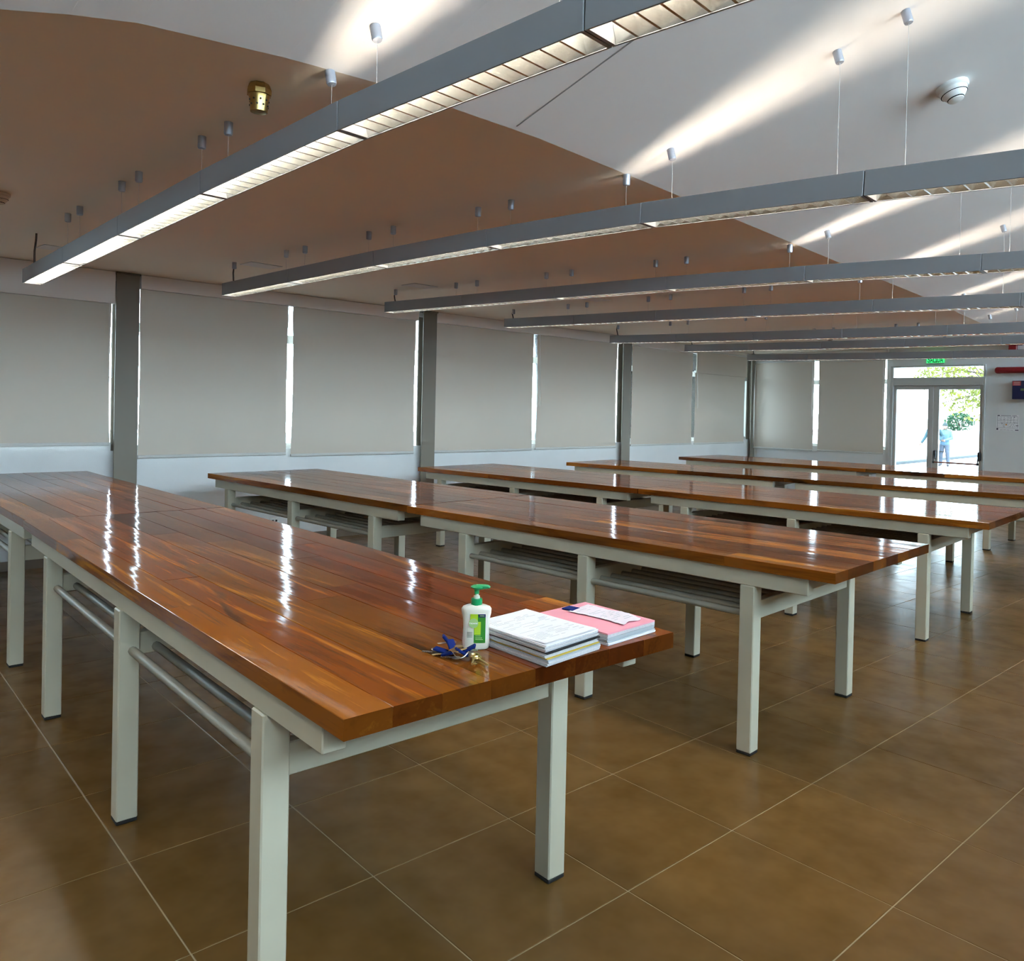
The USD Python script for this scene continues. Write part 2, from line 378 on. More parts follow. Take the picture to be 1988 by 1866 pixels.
# roller blinds
def blind(run, t0, t1, zb, zt, label, chain=None, bow=.012, n=-.015, val=None):
    b = thing('roller_blind', run.pt(n, (t0 + t1) / 2, 0), run.ang, label, 'blind', 'roller blinds')
    W = t1 - t0; nu, nv = 14, 16
    us = np.linspace(-W / 2, W / 2, nu); vs = np.linspace(0, 1, nv); ph = rnd.uniform(0, 6)
    rows = []
    for v in vs:
        row = []
        for u in us:
            e = math.sin(math.pi * v)
            x = bow * e * (math.sin(u * 4.2 / W + ph) * .6 + .5 * math.sin(u * 9 / W + ph * 2))
            inset = .010 * math.sin(math.pi * min(1, v * 1.1)) * (1 if u > 0 else -1) * (abs(u) / (W / 2)) ** 6
            row.append((x, u - inset, zb + .028 + (zt - zb - .028) * v))
        rows.append(row)
    g = np.array(rows); v = g.reshape(-1, 3); N = len(v); f = []
    for i in range(nv - 1):
        for j in range(nu - 1):
            q = [i * nu + j, i * nu + j + 1, (i + 1) * nu + j + 1, (i + 1) * nu + j]; f += [[q[0], q[1], q[2]], [q[0], q[2], q[3]]]
    obj('fabric', (v, np.array(f)), 'blind_fabric', b, smooth=True)
    obj('hem_bar', MB().box((-.009, -W / 2, zb), (.009, W / 2, zb + .030), .004).out, 'hem_bar', b)
    obj('roller', MB().tube([(-.012, -W / 2, zt + .012), (-.012, W / 2, zt + .012)], .024, 12).out, 'hem_bar', b)
    if chain:
        z1 = zt - .02; z0 = chain[1]; y = (W / 2 - .025) * chain[0]
        pts = [(.03, y, z1), (.032, y, (z1 + z0) / 2), (.034, y + .002, z0 + .03), (.036, y + .014, z0), (.038, y + .03, z0 + .02), (.034, y + .022, z0 + .3), (.03, y + .006, z1)]
        obj('pull_chain', MB().tube(pts, .0022, 5).out, 'white_plastic', b)
    return b
blind(run1, T(.25), T(2.775), 1.115, 2.50, 'pale roller blind with the highest hem, beside the column closest to the soap bottle', (1, 1.75))
blind(run1, T(3.03), T(4.570), .985, 2.670, 'pale roller blind just past the first column, hanging behind the second row of tables', (1, 1.70))
blind(run1, T(4.625), T(6.283), .965, 2.680, 'pale roller blind just before the middle steel column', (1, 1.55))
blind(run1, T(6.590), T(8.330), .965, 2.690, 'pale roller blind just past the middle steel column', None)
blind(run1, T(8.400), T(10.180), .975, 2.690, 'pale roller blind just before the column closest to the exit', (-1, 1.6))
blind(run2, .10, 1.957, .993, 2.680, 'pale greenish lit roller blind just past the column closest to the exit', None)
blind(run2, 2.045, 3.900, .990, 2.300, 'short roller blind in the corner, lowered under a deep fabric cover panel', (-1, 1.65))
cv = thing('blind_cover', run2.pt(.02, 2.97, 0), run2.ang, 'deep beige cover panel over the short corner blind', 'cover panel')
obj('panel', MB().box((-.02, -.925, 2.29), (0, .945, 2.69), .003).out, 'blind_fabric', cv)
obj('top_rail', MB().box((-.03, -.93, 2.69), (.005, .95, 2.715), .003).out, 'hem_bar', cv)

# lintel boxes over the blinds
for k, (run, a, b) in enumerate(((run1, T(.2), T(2.80)), (run1, T(3.03), T(6.30)), (run1, T(6.57), T(10.24)), (run2, .08, 4.15))):
    m = MB(); wallbox(m, run, a, b, 2.64 if k else 2.47, ZC - .003, -.058, .018, .004)
    t = UsdGeom.Mesh(obj(f'trim_{k + 1}', m.out, 'ceiling_paint', kind='structure', label='plain boxed lintel above the blinds, bay %d from the soap bottle' % (k + 1)))

# far wall with windows and exit door
runf = Run((2.5, 14.692), math.pi / 2 - .018)              # t runs towards -x, n points to ... handled below
def F(x, z, off=0.0):
    """point on the far wall: x position, height, off towards the room"""
    y = 14.692 - .018 * (x - 2.5)
    return np.array([x - .018 * off, y - off, z])
def farbox(mb, x0, x1, z0, z1, o0, o1, c=0.0):
    q = MB().box((x0 - 2.5, -o1, z0), (x1 - 2.5, -o0, z1), c).xf(rotz(-.018), (2.5, 14.692, 0)); return mb.add(*q.out)
fwl = MB()
WX0, WX1, WZ0, WZ1 = .16, 2.758, .98, 2.66; DX0, DX1, DZ = 2.83, 4.37, 2.47
farbox(fwl, -.5, WX0, 0, 4.6, -.2, 0); farbox(fwl, WX0, WX1, 0, WZ0, -.2, 0); farbox(fwl, WX0, WX1, WZ1, 4.6, -.2, 0)
farbox(fwl, WX1, DX0, 0, 4.6, -.2, 0); farbox(fwl, DX0, DX1, DZ, 4.6, -.2, 0); farbox(fwl, DX1, 11.3, 0, 4.6, -.2, 0)
obj('wall_back', fwl.out, 'white_wall_paint', kind='structure', label='white end wall with the exit door')
bb = MB(); farbox(bb, WX0, DX0, 0, .085, 0, .014); farbox(bb, DX1, 11.1, 0, .085, 0, .014)
obj('baseboard_back', bb.out, 'baseboard_tile', kind='structure', label='brown skirting along the exit wall')
wn[0] += 1
w = UsdGeom.Xform.Define(stage, f'/World/window_{wn[0]}'); tag(w, 'window in the exit wall behind two blinds', kind='structure'); w = w.GetPrim()
fr = MB()
for a, b, c, d in ((WX0, WX1, WZ0, WZ0 + .05), (WX0, WX1, WZ1 - .05, WZ1), (WX0, WX0 + .04, WZ0 + .05, WZ1 - .05), (WX1 - .03, WX1, WZ0 + .05, WZ1 - .05)): farbox(fr, a, b, c, d, -.13, -.07, .004)
obj('window_frame', fr.out, 'aluminium_frame', w)
m = MB(); farbox(m, WX0 + .04, WX1 - .03, 2.165, 2.245, -.128, -.072, .004); obj('transom', m.out, 'aluminium_frame', w)
for a, b in ((WX0 + .04, 1.45), (1.45, WX1 - .03)):
    for c, d in ((WZ0 + .05, 2.165), (2.245, WZ1 - .05)):
        m = MB(); farbox(m, a, b, c, d, -.104, -.096); obj('pane', m.out, 'window_glass', w)
runF = Run((2.5, 14.692), -.018 - math.pi / 2)              # n into the room (-y), t along +x
blind(runF, .155 - 2.5, 1.405 - 2.5, .885, 2.60, 'grey-green roller blind on the exit wall, beside the room corner', (1, 1.55), n=.035)
blind(runF, 1.495 - 2.5, 2.737 - 2.5, .893, 2.59, 'grey-beige roller blind on the exit wall, beside the door', (1, 1.5), n=.035)
m = MB(); farbox(m, .14, 2.79, 2.64, 2.775, 0, .07, .004); obj('trim_5', m.out, 'ceiling_paint', kind='structure', label='boxed lintel above the two blinds of the exit wall')

# exit door
dr = UsdGeom.Xform.Define(stage, '/World/door_1'); tag(dr, 'glazed double exit door in a grey aluminium frame with fanlight', kind='structure'); dr = dr.GetPrim()
m = MB()
for a, b, c, d in ((2.835, 2.885, 0, DZ), (4.340, 4.370, 0, DZ), (2.885, 4.340, 2.125, 2.262), (2.885, 4.340, 2.448, DZ)): farbox(m, a, b, c, d, -.10, .045, .005)
obj('door_frame', m.out, 'aluminium_frame', dr)
m = MB(); farbox(m, 2.885, 4.34, 2.262, 2.448, -.035, -.027); obj('fanlight_pane', m.out, 'window_glass', dr)
for lx0, lx1, gx0, gx1 in ((2.89, 3.553, 2.934, 3.470), (3.559, 4.335, 3.650, 4.290)):
    q = UsdGeom.Xform.Define(stage, numbered(path_of(dr), 'door_leaf')).GetPrim()
    m = MB()
    for a, b, c, d in ((lx0, gx0, .01, 2.124), (gx1, lx1, .01, 2.124), (gx0, gx1, .01, .22), (gx0, gx1, 2.058, 2.124)): farbox(m, a, b, c, d, -.05, .01, .004)
    obj('leaf_frame', m.out, 'aluminium_frame', q)
    m = MB(); farbox(m, gx0, gx1, .22, 2.058, -.024, -.016); obj('pane', m.out, 'window_glass', q)
pb = UsdGeom.Xform.Define(stage, numbered(path_of(dr), 'panic_bar')).GetPrim()
m = MB(); farbox(m, 3.588, 3.632, .86, 1.01, .01, .07, .012); farbox(m, 4.285, 4.330, .86, 1.01, .01, .07, .012)
obj('bracket', m.out, 'black_plastic', pb)
m = MB(); a0, a1 = F(3.61, .81, .10), F(4.30, .81, .10)
m.tube([a0, a1], .011, 8); obj('push_rod', m.out, 'bar_red', pb)
m = MB()
for x in (3.61, 4.30): m.tube([F(x, .93, .06), F(x, .86, .09), F(x, .81, .10)], .010, 6); m.lathe([(.018, -.018), (.018, .018)], 8, F(x, .81, .10))
obj('arm', m.out, 'black_plastic', pb)

# exit sign
sg = thing('exit_sign', F(3.575, 2.49, .012), -.018, 'small green lit exit sign above the glazed door', 'exit sign')
obj('sign_plate', MB().box((-.145, -.012, .02), (.145, 0, .17), .003).out, 'sign_green', sg)
tm = meshkit.text_mesh('SALIDA', .075, .002, bold=True); bx = tm.bounds
sc_ = .25 / (bx[1][0] - bx[0][0])
obj('lettering', MB().mesh(tm, np.diag([sc_, 1.3, 1]), (-.125 - bx[0][0] * sc_, 0, 0)).xf(np.array([[1, 0, 0], [0, 0, -1], [0, 1, 0]]), (0, -.0125, .032)).out, 'sign_letter', sg)
obj('edge_strip', MB().box((-.145, -.014, 0), (.145, .004, .022), .003).out, 'aluminium_frame', sg)

# evacuation plan
pl = thing('evacuation_plan', F(4.705, 1.51, .003), -.018, 'white printed evacuation plan sheet on the wall beside the exit door', 'poster')
obj('sheet', MB().box((-.165, -.003, -.13), (.165, 0, .13)).out, 'paper', pl)
m = MB()
def ink(x0, x1, z0, z1): m.box((x0, -.0038, z0), (x1, -.003, z1))
ink(-.15, -.115, .112, .124); ink(-.10, .05, .115, .121); ink(.065, .13, .115, .121)
for z in (.10, .045, -.005, -.085): ink(-.15, .145, z, z + .0022)
for x in (-.15, -.095, -.05, 0, .045, .09, .145): ink(x, x + .0022, -.085 if x in (-.15, .145) else -.005, .10)
rp = random.Random(3)
for _ in range(46):
    x, z = rp.uniform(-.14, .13), rp.uniform(-.075, .09); a = rp.uniform(.006, .022)
    ink(x, x + a, z, z + .003) if rp.random() < .5 else ink(x, x + .003, z, z + a)
ink(-.16, -.135, -.118, -.09); ink(.11, .16, -.122, -.110); ink(.12, .155, -.05, -.04)
for x in (-.11, -.06, -.01, .04): ink(x, x + .04, -.118, -.115)
obj('print', m.out, 'plan_ink', pl)
obj('location_mark', MB().box((-.03, -.0042, -.04), (-.008, -.003, -.02)).out, 'plan_orange', pl)

# red pipe, red bracket, blue alarm box
rpipe = thing('fire_pipe', F(4.55, 2.362, .08), -.018, 'dark red capped fire pipe running along the exit wall', 'pipe')
obj('pipe', MB().tube([(.0, 0, 0), (4.5, 0, 0)], .050, 20).out, 'red_paint', rpipe, smooth=40)
obj('end_cap', MB().lathe([(.02, -.03), (.042, -.02), (.053, 0), (.053, .05)], 20, (0, 0, 0), align_z((1, 0, .0001))).out, 'red_paint', rpipe, smooth=40)
m = MB()
for x in (.9, 2.6, 4.2): m.box((x - .02, -.055, -.056), (x + .02, .078, .056), .004)
obj('bracket', m.out, 'red_paint', rpipe)
rb = thing('red_bracket', (4.77, 14.57, ZC), 0, 'small red box fixed under the low ceiling above the red pipe', 'box')
obj('body', MB().box((-.055, -.04, -.16), (.055, .04, 0), .004).out, 'red_paint', rb)
obj('mounting_plate', MB().box((-.12, -.06, -.012), (.12, .06, 0), .003).out, 'red_paint', rb)
bx_ = thing('alarm_box', F(4.785, 1.893, .004), -.018, 'dark blue wall box with a red label beside the exit door', 'alarm box')
obj('case', MB().box((0, -.12, 0), (.42, 0, .295), .006).out, 'panel_blue', bx_)
obj('warning_label', MB().box((.006, -.1225, .215), (.125, -.1195, .285)).out, 'red_label', bx_)
m = MB()
for z in (.270, .255, .240, .226): m.box((.02, -.1232, z), (.11, -.1224, z + .004))
obj('label_print', m.out, 'paper_ink', bx_)
obj('display', MB().box((.12, -.124, .135), (.24, -.1195, .17), .001).out, 'display_green', bx_)

# right wall with clerestory, front wall (behind the camera)
wr = MB(); wr.box((XR, -4.3, 0), (XR + .2, 14.9, 2.75)).box((XR, -4.3, 4.35), (XR + .2, 14.9, 4.75))
for y in (-4.3, 14.4): wr.box((XR, y, 2.75), (XR + .2, y + .5, 4.35))
obj('wall_right', wr.out, 'taupe_paint', kind='structure', label='taupe wall under the high clerestory')
wn[0] += 1
w = UsdGeom.Xform.Define(stage, f'/World/window_{wn[0]}'); tag(w, 'long high clerestory window', kind='structure'); w = w.GetPrim()
m = MB(); ys = np.linspace(-3.8, 14.4, 11)
for y in ys: m.box((XR + .07, y - .03, 2.80), (XR + .13, y + .03, 4.30), .004)
m.box((XR + .07, -3.8, 2.75), (XR + .13, 14.4, 2.80), .004).box((XR + .07, -3.8, 4.30), (XR + .13, 14.4, 4.35), .004)
obj('window_frame', m.out, 'aluminium_frame', w)
for a, b in zip(ys[:-1], ys[1:]): obj('pane', MB().box((XR + .096, a + .03, 2.80), (XR + .104, b - .03, 4.30)).out, 'window_glass', w)
obj('wall_front', MB().box((-.6, -4.5, 0), (XR + .2, -4.2, 4.75)).out, 'taupe_paint', kind='structure', label='plain taupe wall behind the viewpoint')

# ------------------------------------------------------------------ hanging lamps
lamps = [
 [(1.073,1.835,2.406),(2.192,1.781,2.426),(3.311,1.727,2.446),(4.430,1.688,2.474),(5.549,1.681,2.508),(6.668,1.701,2.522),(7.787,1.725,2.501),(8.906,1.742,2.484)],
 [(1.130,3.335,2.491),(2.249,3.343,2.502),(3.368,3.357,2.512),(4.487,3.383,2.512),(5.606,3.410,2.494),(6.725,3.427,2.450),(7.844,3.449,2.397),(8.963,3.471,2.355)],
 [(1.021,5.139,2.542),(2.140,5.238,2.537),(3.259,5.340,2.532),(4.378,5.438,2.522),(5.497,5.520,2.499),(6.616,5.586,2.463),(7.735,5.655,2.436),(8.854,5.726,2.414)],
 [(.913,7.005,2.560),(2.032,7.026,2.535),(3.150,7.048,2.512),(4.269,7.070,2.486),(5.388,7.092,2.454),(6.507,7.115,2.421),(7.626,7.137,2.400),(8.745,7.158,2.383)],
 [(.924,9.094,2.528),(2.043,9.104,2.497),(3.162,9.114,2.469),(4.281,9.123,2.445),(5.400,9.133,2.426),(6.519,9.142,2.413),(7.638,9.151,2.405),(8.757,9.160,2.398)],
 [(1.018,10.886,2.529),(2.137,10.886,2.507),(3.256,10.887,2.488),(4.375,10.888,2.471),(5.494,10.888,2.459),(6.613,10.889,2.450),(7.732,10.889,2.444),(8.851,10.889,2.439)],
 [(1.049,12.828,2.506),(2.168,12.827,2.484),(3.287,12.825,2.464),(4.406,12.824,2.447),(5.525,12.822,2.436),(6.644,12.821,2.430),(7.763,12.819,2.426),(8.882,12.817,2.422)]]
lamps.append([(1.07 + 1.119 * k, -.06, 2.47) for k in range(8)])
LW, LH, LT, SLOT = .125, .105, .006, .0095
names = ['hanging over the table with the soap bottle', 'second out from the soap bottle, over the second table row', 'third out from the soap bottle', 'fourth out from the soap bottle, middle one of the seven',
         'third in from the exit door', 'second in from the exit door', 'closest to the exit door', 'above the viewpoint']
def frame_of(a, b):
    x = np.array(b) - a; L = np.linalg.norm(x); x /= L; y = np.cross([0, 0, 1], x); y /= np.linalg.norm(y); return L, np.stack([x, y, np.cross(x, y)], 1)
for li, J in enumerate(lamps):
    base = np.array(J[0]); base[1] -= .055
    lp = thing('hanging_lamp', base, 0, 'long grey louvred strip lamp ' + names[li], 'lamp', 'long hanging strip lamps')
    P = [np.array(p) - [0, .055, 0] - base for p in J]
    for k in range(7):
        L, R = frame_of(P[k], P[k + 1])
        g = .002
        h = MB()                                             # open-bottomed housing
        for lo, hi in (((g, -LW / 2, 0), (L - g, -LW / 2 + LT, LH)), ((g, LW / 2 - LT, 0), (L - g, LW / 2, LH)), ): h.box(lo, hi, .0012)
        sl_ = SLOT / 2 if k >= 4 else 0                      # the lamps under the sloping ceiling have a slot in the top
        for lo, hi in (((g, -LW / 2 + LT, LH - LT), (L - g, -sl_, LH)), ((g, sl_, LH - LT), (L - g, LW / 2 - LT, LH))): h.box(lo, hi)
        for x in ([g] if k else [0]) + ([L - g - .012] if k < 6 else [L - .012]): h.box((x, -LW / 2 + LT, .001), (x + .012, LW / 2 - LT, LH - LT))
        obj('housing', h.xf(R, P[k]).out, 'lamp_housing', lp)
        r = MB()                                             # slanted side reflectors
        for s in (-1, 1):
            v = np.array([(.016, s * (LW / 2 - LT), .003), (L - .016, s * (LW / 2 - LT), .003), (L - .016, s * .030, .078), (.016, s * .030, .078)])
            v2 = v + [0, s * .0015, 0]
            r.add(np.vstack([v, v2]), [[0, 1, 2], [0, 2, 3], [4, 6, 5], [4, 7, 6], [0, 4, 5], [0, 5, 1], [3, 2, 6], [3, 6, 7]])
        obj('reflector', r.xf(R, P[k]).out, 'reflector', lp)
        nb = 14
        al = MB()
        for q in range(nb):
            x = .016 + (L - .032) * (q + 1) / (nb + 1)
            v = []
            for zz, hw, th in ((.002, LW / 2 - LT - .001, .004), (.028, .049, .0022), (.050, .041, .001)): v += [(x - th, -hw, zz), (x + th, -hw, zz), (x + th, hw, zz), (x - th, hw, zz)]
            f = []
            for z in (0, 4):
                for e in range(4):
                    e2 = (e + 1) % 4; f += [[z + e, z + e2, z + 4 + e2], [z + e, z + 4 + e2, z + 4 + e]]
            f += [[0, 2, 1], [0, 3, 2], [8, 9, 10], [8, 10, 11]]
            if li < 2: obj('louvre_blade', MB().add(v, f).xf(R, P[k]).out, 'reflector', lp)
            else: al.add(v, f)
        if li >= 2: obj('louvre', al.xf(R, P[k]).out, 'reflector', lp, kind='stuff')
        obj('tube', MB().tube([(.03, 0, .085), (L - .03, 0, .085)], .008, 6).xf(R, P[k]).out, 'tube_light', lp)
    for k in range(0, 8):                                    # suspension pairs at the joints
        for s in ((-.125, .125) if 0 < k < 7 else (.09,) if k == 0 and li else ()):
            kk = min(k, 6) if s > 0 or k == 0 else k - 1
            L, R = frame_of(P[kk], P[kk + 1]); q = P[k] + R[:, 0] * s * 1.119 + R[:, 2] * LH
            wpt = q + base; cz = ceil_z(wpt[0], wpt[1]); sl = wpt[0] > fold_x(wpt[1])
            nrm = np.array([.29, 0, -1]) if sl else np.array([0, 0, -1.0])
            nrm = nrm / np.linalg.norm(nrm)
            top = np.array([wpt[0], wpt[1], cz]) - base
            top[0] -= nrm[0] * .055; top[2] = (ceil_z(top[0] + base[0], wpt[1])) - base[2]
            Rz = align_z(-nrm)
            obj('ceiling_cup', MB().lathe([(.004, -.058), (.016, -.056), (.019, -.050), (.019, 0)], 14, top, Rz).out, 'suspension_metal', lp, smooth=40)
            obj('cable', MB().tube([top + nrm * .055, q], .0008, 4).out, 'cable_grey', lp)
    # power feed at the window end
    L, R = frame_of(P[0], P[1]); e = P[0] + R[:, 0] * .10 + R[:, 2] * LH; topz = ZC - base[2]
    obj('power_cord', MB().tube([(e[0] - .02, e[1] + .01, topz), (e[0] - .035, e[1] + .012, topz - .05), (e[0] - .02, e[1], (topz + e[2]) / 2), (e[0] - .005, e[1] - .004, e[2] + .03), e], .007, 6).out, 'cord_dark', lp)
for x, y, lab in ((.624, 2.098, 'closest to the soap bottle'), (1.296, 3.496, 'second from the soap bottle'), (1.543, 5.081, 'third from the soap bottle'), (2.413, 6.823, 'fourth from the soap bottle')):
    h = thing('ceiling_hatch', (x, y, ZC), 0, 'flat rectangular access cover in the low ceiling, ' + lab, 'hatch', 'ceiling access covers')
    obj('cover', MB().box((-.10, -.14, -.006), (.10, .14, 0), .002).out, 'ceiling_paint', h)
    m = MB()
    for lo, hi in (((-.108, -.148, -.004), (.108, -.141, 0)), ((-.108, .141, -.004), (.108, .148, 0)), ((-.108, -.14, -.004), (-.101, .14, 0)), ((.101, -.14, -.004), (.108, .14, 0))): m.box(lo, hi)
    obj('cover_rim', m.out, 'hem_bar', h)

# ceiling devices
def detector(loc, up, s, label, col='white_plastic'):
    d = thing('smoke_detector', loc, 0, label, 'smoke detector', 'smoke detectors')
    R = align_z(up)
    obj('base', MB().lathe([(.060 * s, -.022 * s), (.066 * s, -.016 * s), (.066 * s, 0)], 28, (0, 0, 0), R).out, col, d, smooth=40)
    obj('chamber', MB().lathe([(.030 * s, -.062 * s), (.036 * s, -.060 * s), (.052 * s, -.040 * s), (.058 * s, -.022 * s)], 28, (0, 0, 0), R).out, col, d, smooth=40)
    m = MB(); 
    m.lathe([(.0335 * s, -.066 * s), (.0335 * s, -.062 * s)], 24, (0, 0, 0), R)
    m.lathe([(.0535 * s, -.0415 * s), (.0535 * s, -.0395 * s)], 24, (0, 0, 0), R)
    obj('vent_ring', m.out, 'dark_hole', d)
    obj('cap', MB().lathe([(.018 * s, -.074 * s), (.031 * s, -.070 * s), (.032 * s, -.066 * s)], 24, (0, 0, 0), R).out, col, d, smooth=40)
_sd = (6.783, 4.240); _slope = (ZR - ZC) / (XR - 5.45)
detector((_sd[0], _sd[1], ceil_z(*_sd)), (-_slope, 0, 1), 1.15, 'white domed smoke detector on the bright sloping ceiling')
detector((2.29, 1.29, ZC), (0, .001, 1), .9, 'smoke detector on the low ceiling, cut by the edge of the picture', 'cream_plastic')
detector((2.843, 12.039, ZC), (0, .001, 1), 1.0, 'small smoke detector on the low ceiling near the exit wall', 'cream_plastic')
br = thing('brass_siren', (5.071, 1.515, ZC), 0, 'brass cup shaped ceiling fitting with small round holes', 'ceiling fitting')
obj('cup', MB().lathe([(.026, -.110), (.032, -.108), (.036, -.060), (.040, -.045)], 28).out, 'brass', br, smooth=35)
obj('flange', MB().lathe([(.040, -.045), (.047, -.043), (.047, -.024), (.040, -.006), (.036, 0)], 8).out, 'brass', br)
m = MB()
for a in np.arange(0, 6.28, .7):
    for zz, o, rr in ((-.085, 0, .0345), (-.066, .35, .0362)): 
        d = np.array([math.cos(a + o), math.sin(a + o), 0]); m.lathe([(.0035, -.002), (.0035, .002)], 8, d * rr + [0, 0, zz], align_z(d + [0, 0, .001]))
obj('hole', m.out, 'dark_hole', br, kind='stuff')

# wall socket under the windows
ws = thing('wall_socket', run1.pt(-.058, T(4.469), .253), run1.ang, 'white double socket plate low on the window wall', 'socket')
obj('plate', MB().box((0, -.055, -.035), (.009, .055, .035), .003).out, 'white_plastic', ws)
for s in (-.02, .02): obj('outlet', MB().box((.008, s - .011, -.012), (.0105, s + .011, .010)).out, 'dark_hole', ws)

# ------------------------------------------------------------------ tables
TABLES = [ # x, y, yaw, top height, length, width, first leg inset, leg pitch, label
 (4.959, 1.587, -.089, .899, 3.492, 1.049, .420, 1.265, 'varnished plank table carrying the soap bottle, keys and papers'),
 (1.609, 1.865, -.073, .899, 3.214, 1.042, .45, 1.157, 'varnished plank table butted to the soap bottle table on its window side'),
 (5.225, 3.837, -.006, .885, 2.911, 1.155, .374, .975, 'second row plank table on the aisle end, just beyond the soap bottle table'),
 (2.221, 3.875, -.016, .886, 3.087, 1.139, .40, 1.14, 'second row plank table on the window end, with the wall socket behind it'),
 (5.212, 6.400, .015, .863, 2.800, 1.208, .374, .96, 'third row plank table on the aisle end, its top mirroring the exit door'),
 (2.278, 6.352, .017, .863, 3.060, 1.212, .40, 1.13, 'third row plank table on the window end, in front of the middle column'),
 (5.461, 8.833, .062, .862, 2.978, 1.096, .40, 1.09, 'fourth row plank table on the aisle end, running out of the picture'),
 (2.472, 8.647, .063, .862, 3.002, 1.093, .40, 1.10, 'fourth row plank table on the window end, near the column closest to the exit'),
 (5.500, 11.097, -.013, .873, 2.953, 1.210, .40, 1.08, 'last row plank table in front of the glazed exit door'),
 (2.565, 11.136, -.014, .873, 2.908, 1.211, .40, 1.05, 'last row plank table on the window end, in front of the exit wall blinds')]
TT, RH, RW, LG = .045, .074, .058, .072
WOODS = ['board_red', 'board_brown', 'board_brown', 'board_amber', 'board_red', 'board_brown']
for ti, (x, y, yaw, tz, L, W, li, lpch, lab) in enumerate(TABLES):
    rt_ = random.Random(100 + ti)
    t = thing('plank_table', (x, y, 0), yaw, lab, 'table', 'varnished plank tables in five rows')
    nrow = 8; ww = [rt_.uniform(.85, 1.15) for _ in range(nrow)]; s = sum(ww); yy = -W / 2
    for r in range(nrow):
        wd = ww[r] / s * W; xs = [-L / 2]; xx = -L / 2 + rt_.uniform(.7, 2.0)
        while xx < L / 2 - .45: xs.append(xx); xx += rt_.uniform(1.1, 2.1)
        xs.append(L / 2)
        for a, b in zip(xs[:-1], xs[1:]):
            dz = rt_.uniform(-.0004, .0003); tilt = rt_.uniform(-.0035, .0035)
            nx = 10; q = MB()                                # board: slightly cupped top, eased edges
            prof = [(-wd / 2 + .0003, -TT), (wd / 2 - .0003, -TT), (wd / 2 - .0003, -.0015), (wd / 2 - .0016, -.0001), (0, .0003), (-wd / 2 + .0016, -.0001), (-wd / 2 + .0003, -.0015)]
            v = []; ph = rt_.uniform(0, 6); am = .00025
            for i in range(nx + 1):
                px = a + .0003 + (b - a - .0006) * i / nx
                for j, (py, pz) in enumerate(prof):
                    pz2 = pz if j < 2 else pz + py * tilt + am * math.sin(px * 5 + ph)
                    v.append((px, py + yy + wd / 2, tz + dz - .0006 + pz2))
            n = len(prof); f = []
            for i in range(nx):
                for j in range(n):
                    k = (j + 1) % n; f += [[i * n + j, (i + 1) * n + j, (i + 1) * n + k], [i * n + j, (i + 1) * n + k, i * n + k]]
            e = nx * n
            for j in range(1, n - 1): f += [[0, j, j + 1], [e, e + j + 1, e + j]]
            q.add(v, f)
            edge = r in (0, nrow - 1)
            obj('plank', q.out, WOODS[rt_.randrange(6)] if not edge else ('board_amber' if r == 0 and rt_.random() < .8 else 'board_brown'), t, smooth=25)
        yy += wd
    zr1 = tz - TT - .0015; zr0 = zr1 - RH; ins = .125; ly = W / 2 - .010 - LG / 2
    for s in (-1, 1):
        obj('side_rail', MB().box((-L / 2 + ins, s * ly - RW / 2, zr0), (L / 2 - ins, s * ly + RW / 2, zr1), .003).out, 'grey_enamel', t)
        obj('end_rail', MB().box((s * (L / 2 - ins - .05) - .022, -ly + RW / 2, zr0 + .01), (s * (L / 2 - ins - .05) + .022, ly - RW / 2, zr1), .003).out, 'grey_enamel', t)
    lx = [L / 2 - li - LG / 2 - k * lpch for k in range(3)]
    for X in lx:
        for s in (-1, 1):
            lg = UsdGeom.Xform.Define(stage, numbered(path_of(t), 'leg')).GetPrim()
            obj('post', MB().box((X - LG / 2, s * ly - LG / 2, .012), (X + LG / 2, s * ly + LG / 2, zr0 + .001), .004).out, 'grey_enamel', lg)
            obj('foot_pad', MB().box((X - LG / 2 + .001, s * ly - LG / 2 + .001, 0), (X + LG / 2 - .001, s * ly + LG / 2 - .001, .0125), .002).out, 'rubber', lg)
        obj('cross_bar', MB().box((X - .020, -ly + LG / 2, .605), (X + .020, ly - LG / 2, .690), .003).out, 'grey_enamel', t)
    sp = [-ly + .01 + (2 * ly - .02) * k / 11 for k in range(12)]
    for y0 in sp:
        for a, b in ((lx[1] + .02, lx[0] - .02), (lx[2] + .02, lx[1] - .02)):
            obj('shelf_rod', MB().tube([(a, y0, .628), (b, y0, .628)], .016, 8).out, 'rod_metal', t, smooth=50)

# ------------------------------------------------------------------ things on the first table
TZ = .8995
# soap bottle: oval body
sb = thing('soap_bottle', (6.470, 1.432, TZ), 0.74, 'white pump bottle of hand soap with green pump and green label', 'soap bottle')
def oval(levels, n=32, p=2.6):
    v = []; f = []
    for z, a, b in levels:
        for i in range(n):
            th = 2 * math.pi * i / n; c, s = math.cos(th), math.sin(th)
            v.append((a * math.copysign(abs(c) ** (2 / p), c), b * math.copysign(abs(s) ** (2 / p), s), z))
    for k in range(len(levels) - 1):
        for i in range(n):
            j = (i + 1) % n; q = [k * n + i, k * n + j, (k + 1) * n + j, (k + 1) * n + i]; f += [[q[0], q[1], q[2]], [q[0], q[2], q[3]]]
    m = len(v); v += [(0, 0, levels[0][0]), (0, 0, levels[-1][0])]; e = (len(levels) - 1) * n
    for i in range(n):
        j = (i + 1) % n; f += [[m, j, i], [m + 1, e + i, e + j]]
    return np.array(v), np.array(f)
obj('bottle', oval([(0, .031, .017), (.003, .0345, .0195), (.02, .036, .0205), (.055, .0345, .0200), (.080, .036, .0205), (.094, .0395, .0215), (.104, .0400, .021), (.110, .036, .019), (.114, .024, .016), (.116, .014, .0135)]), 'bottle_white', sb, smooth=40)
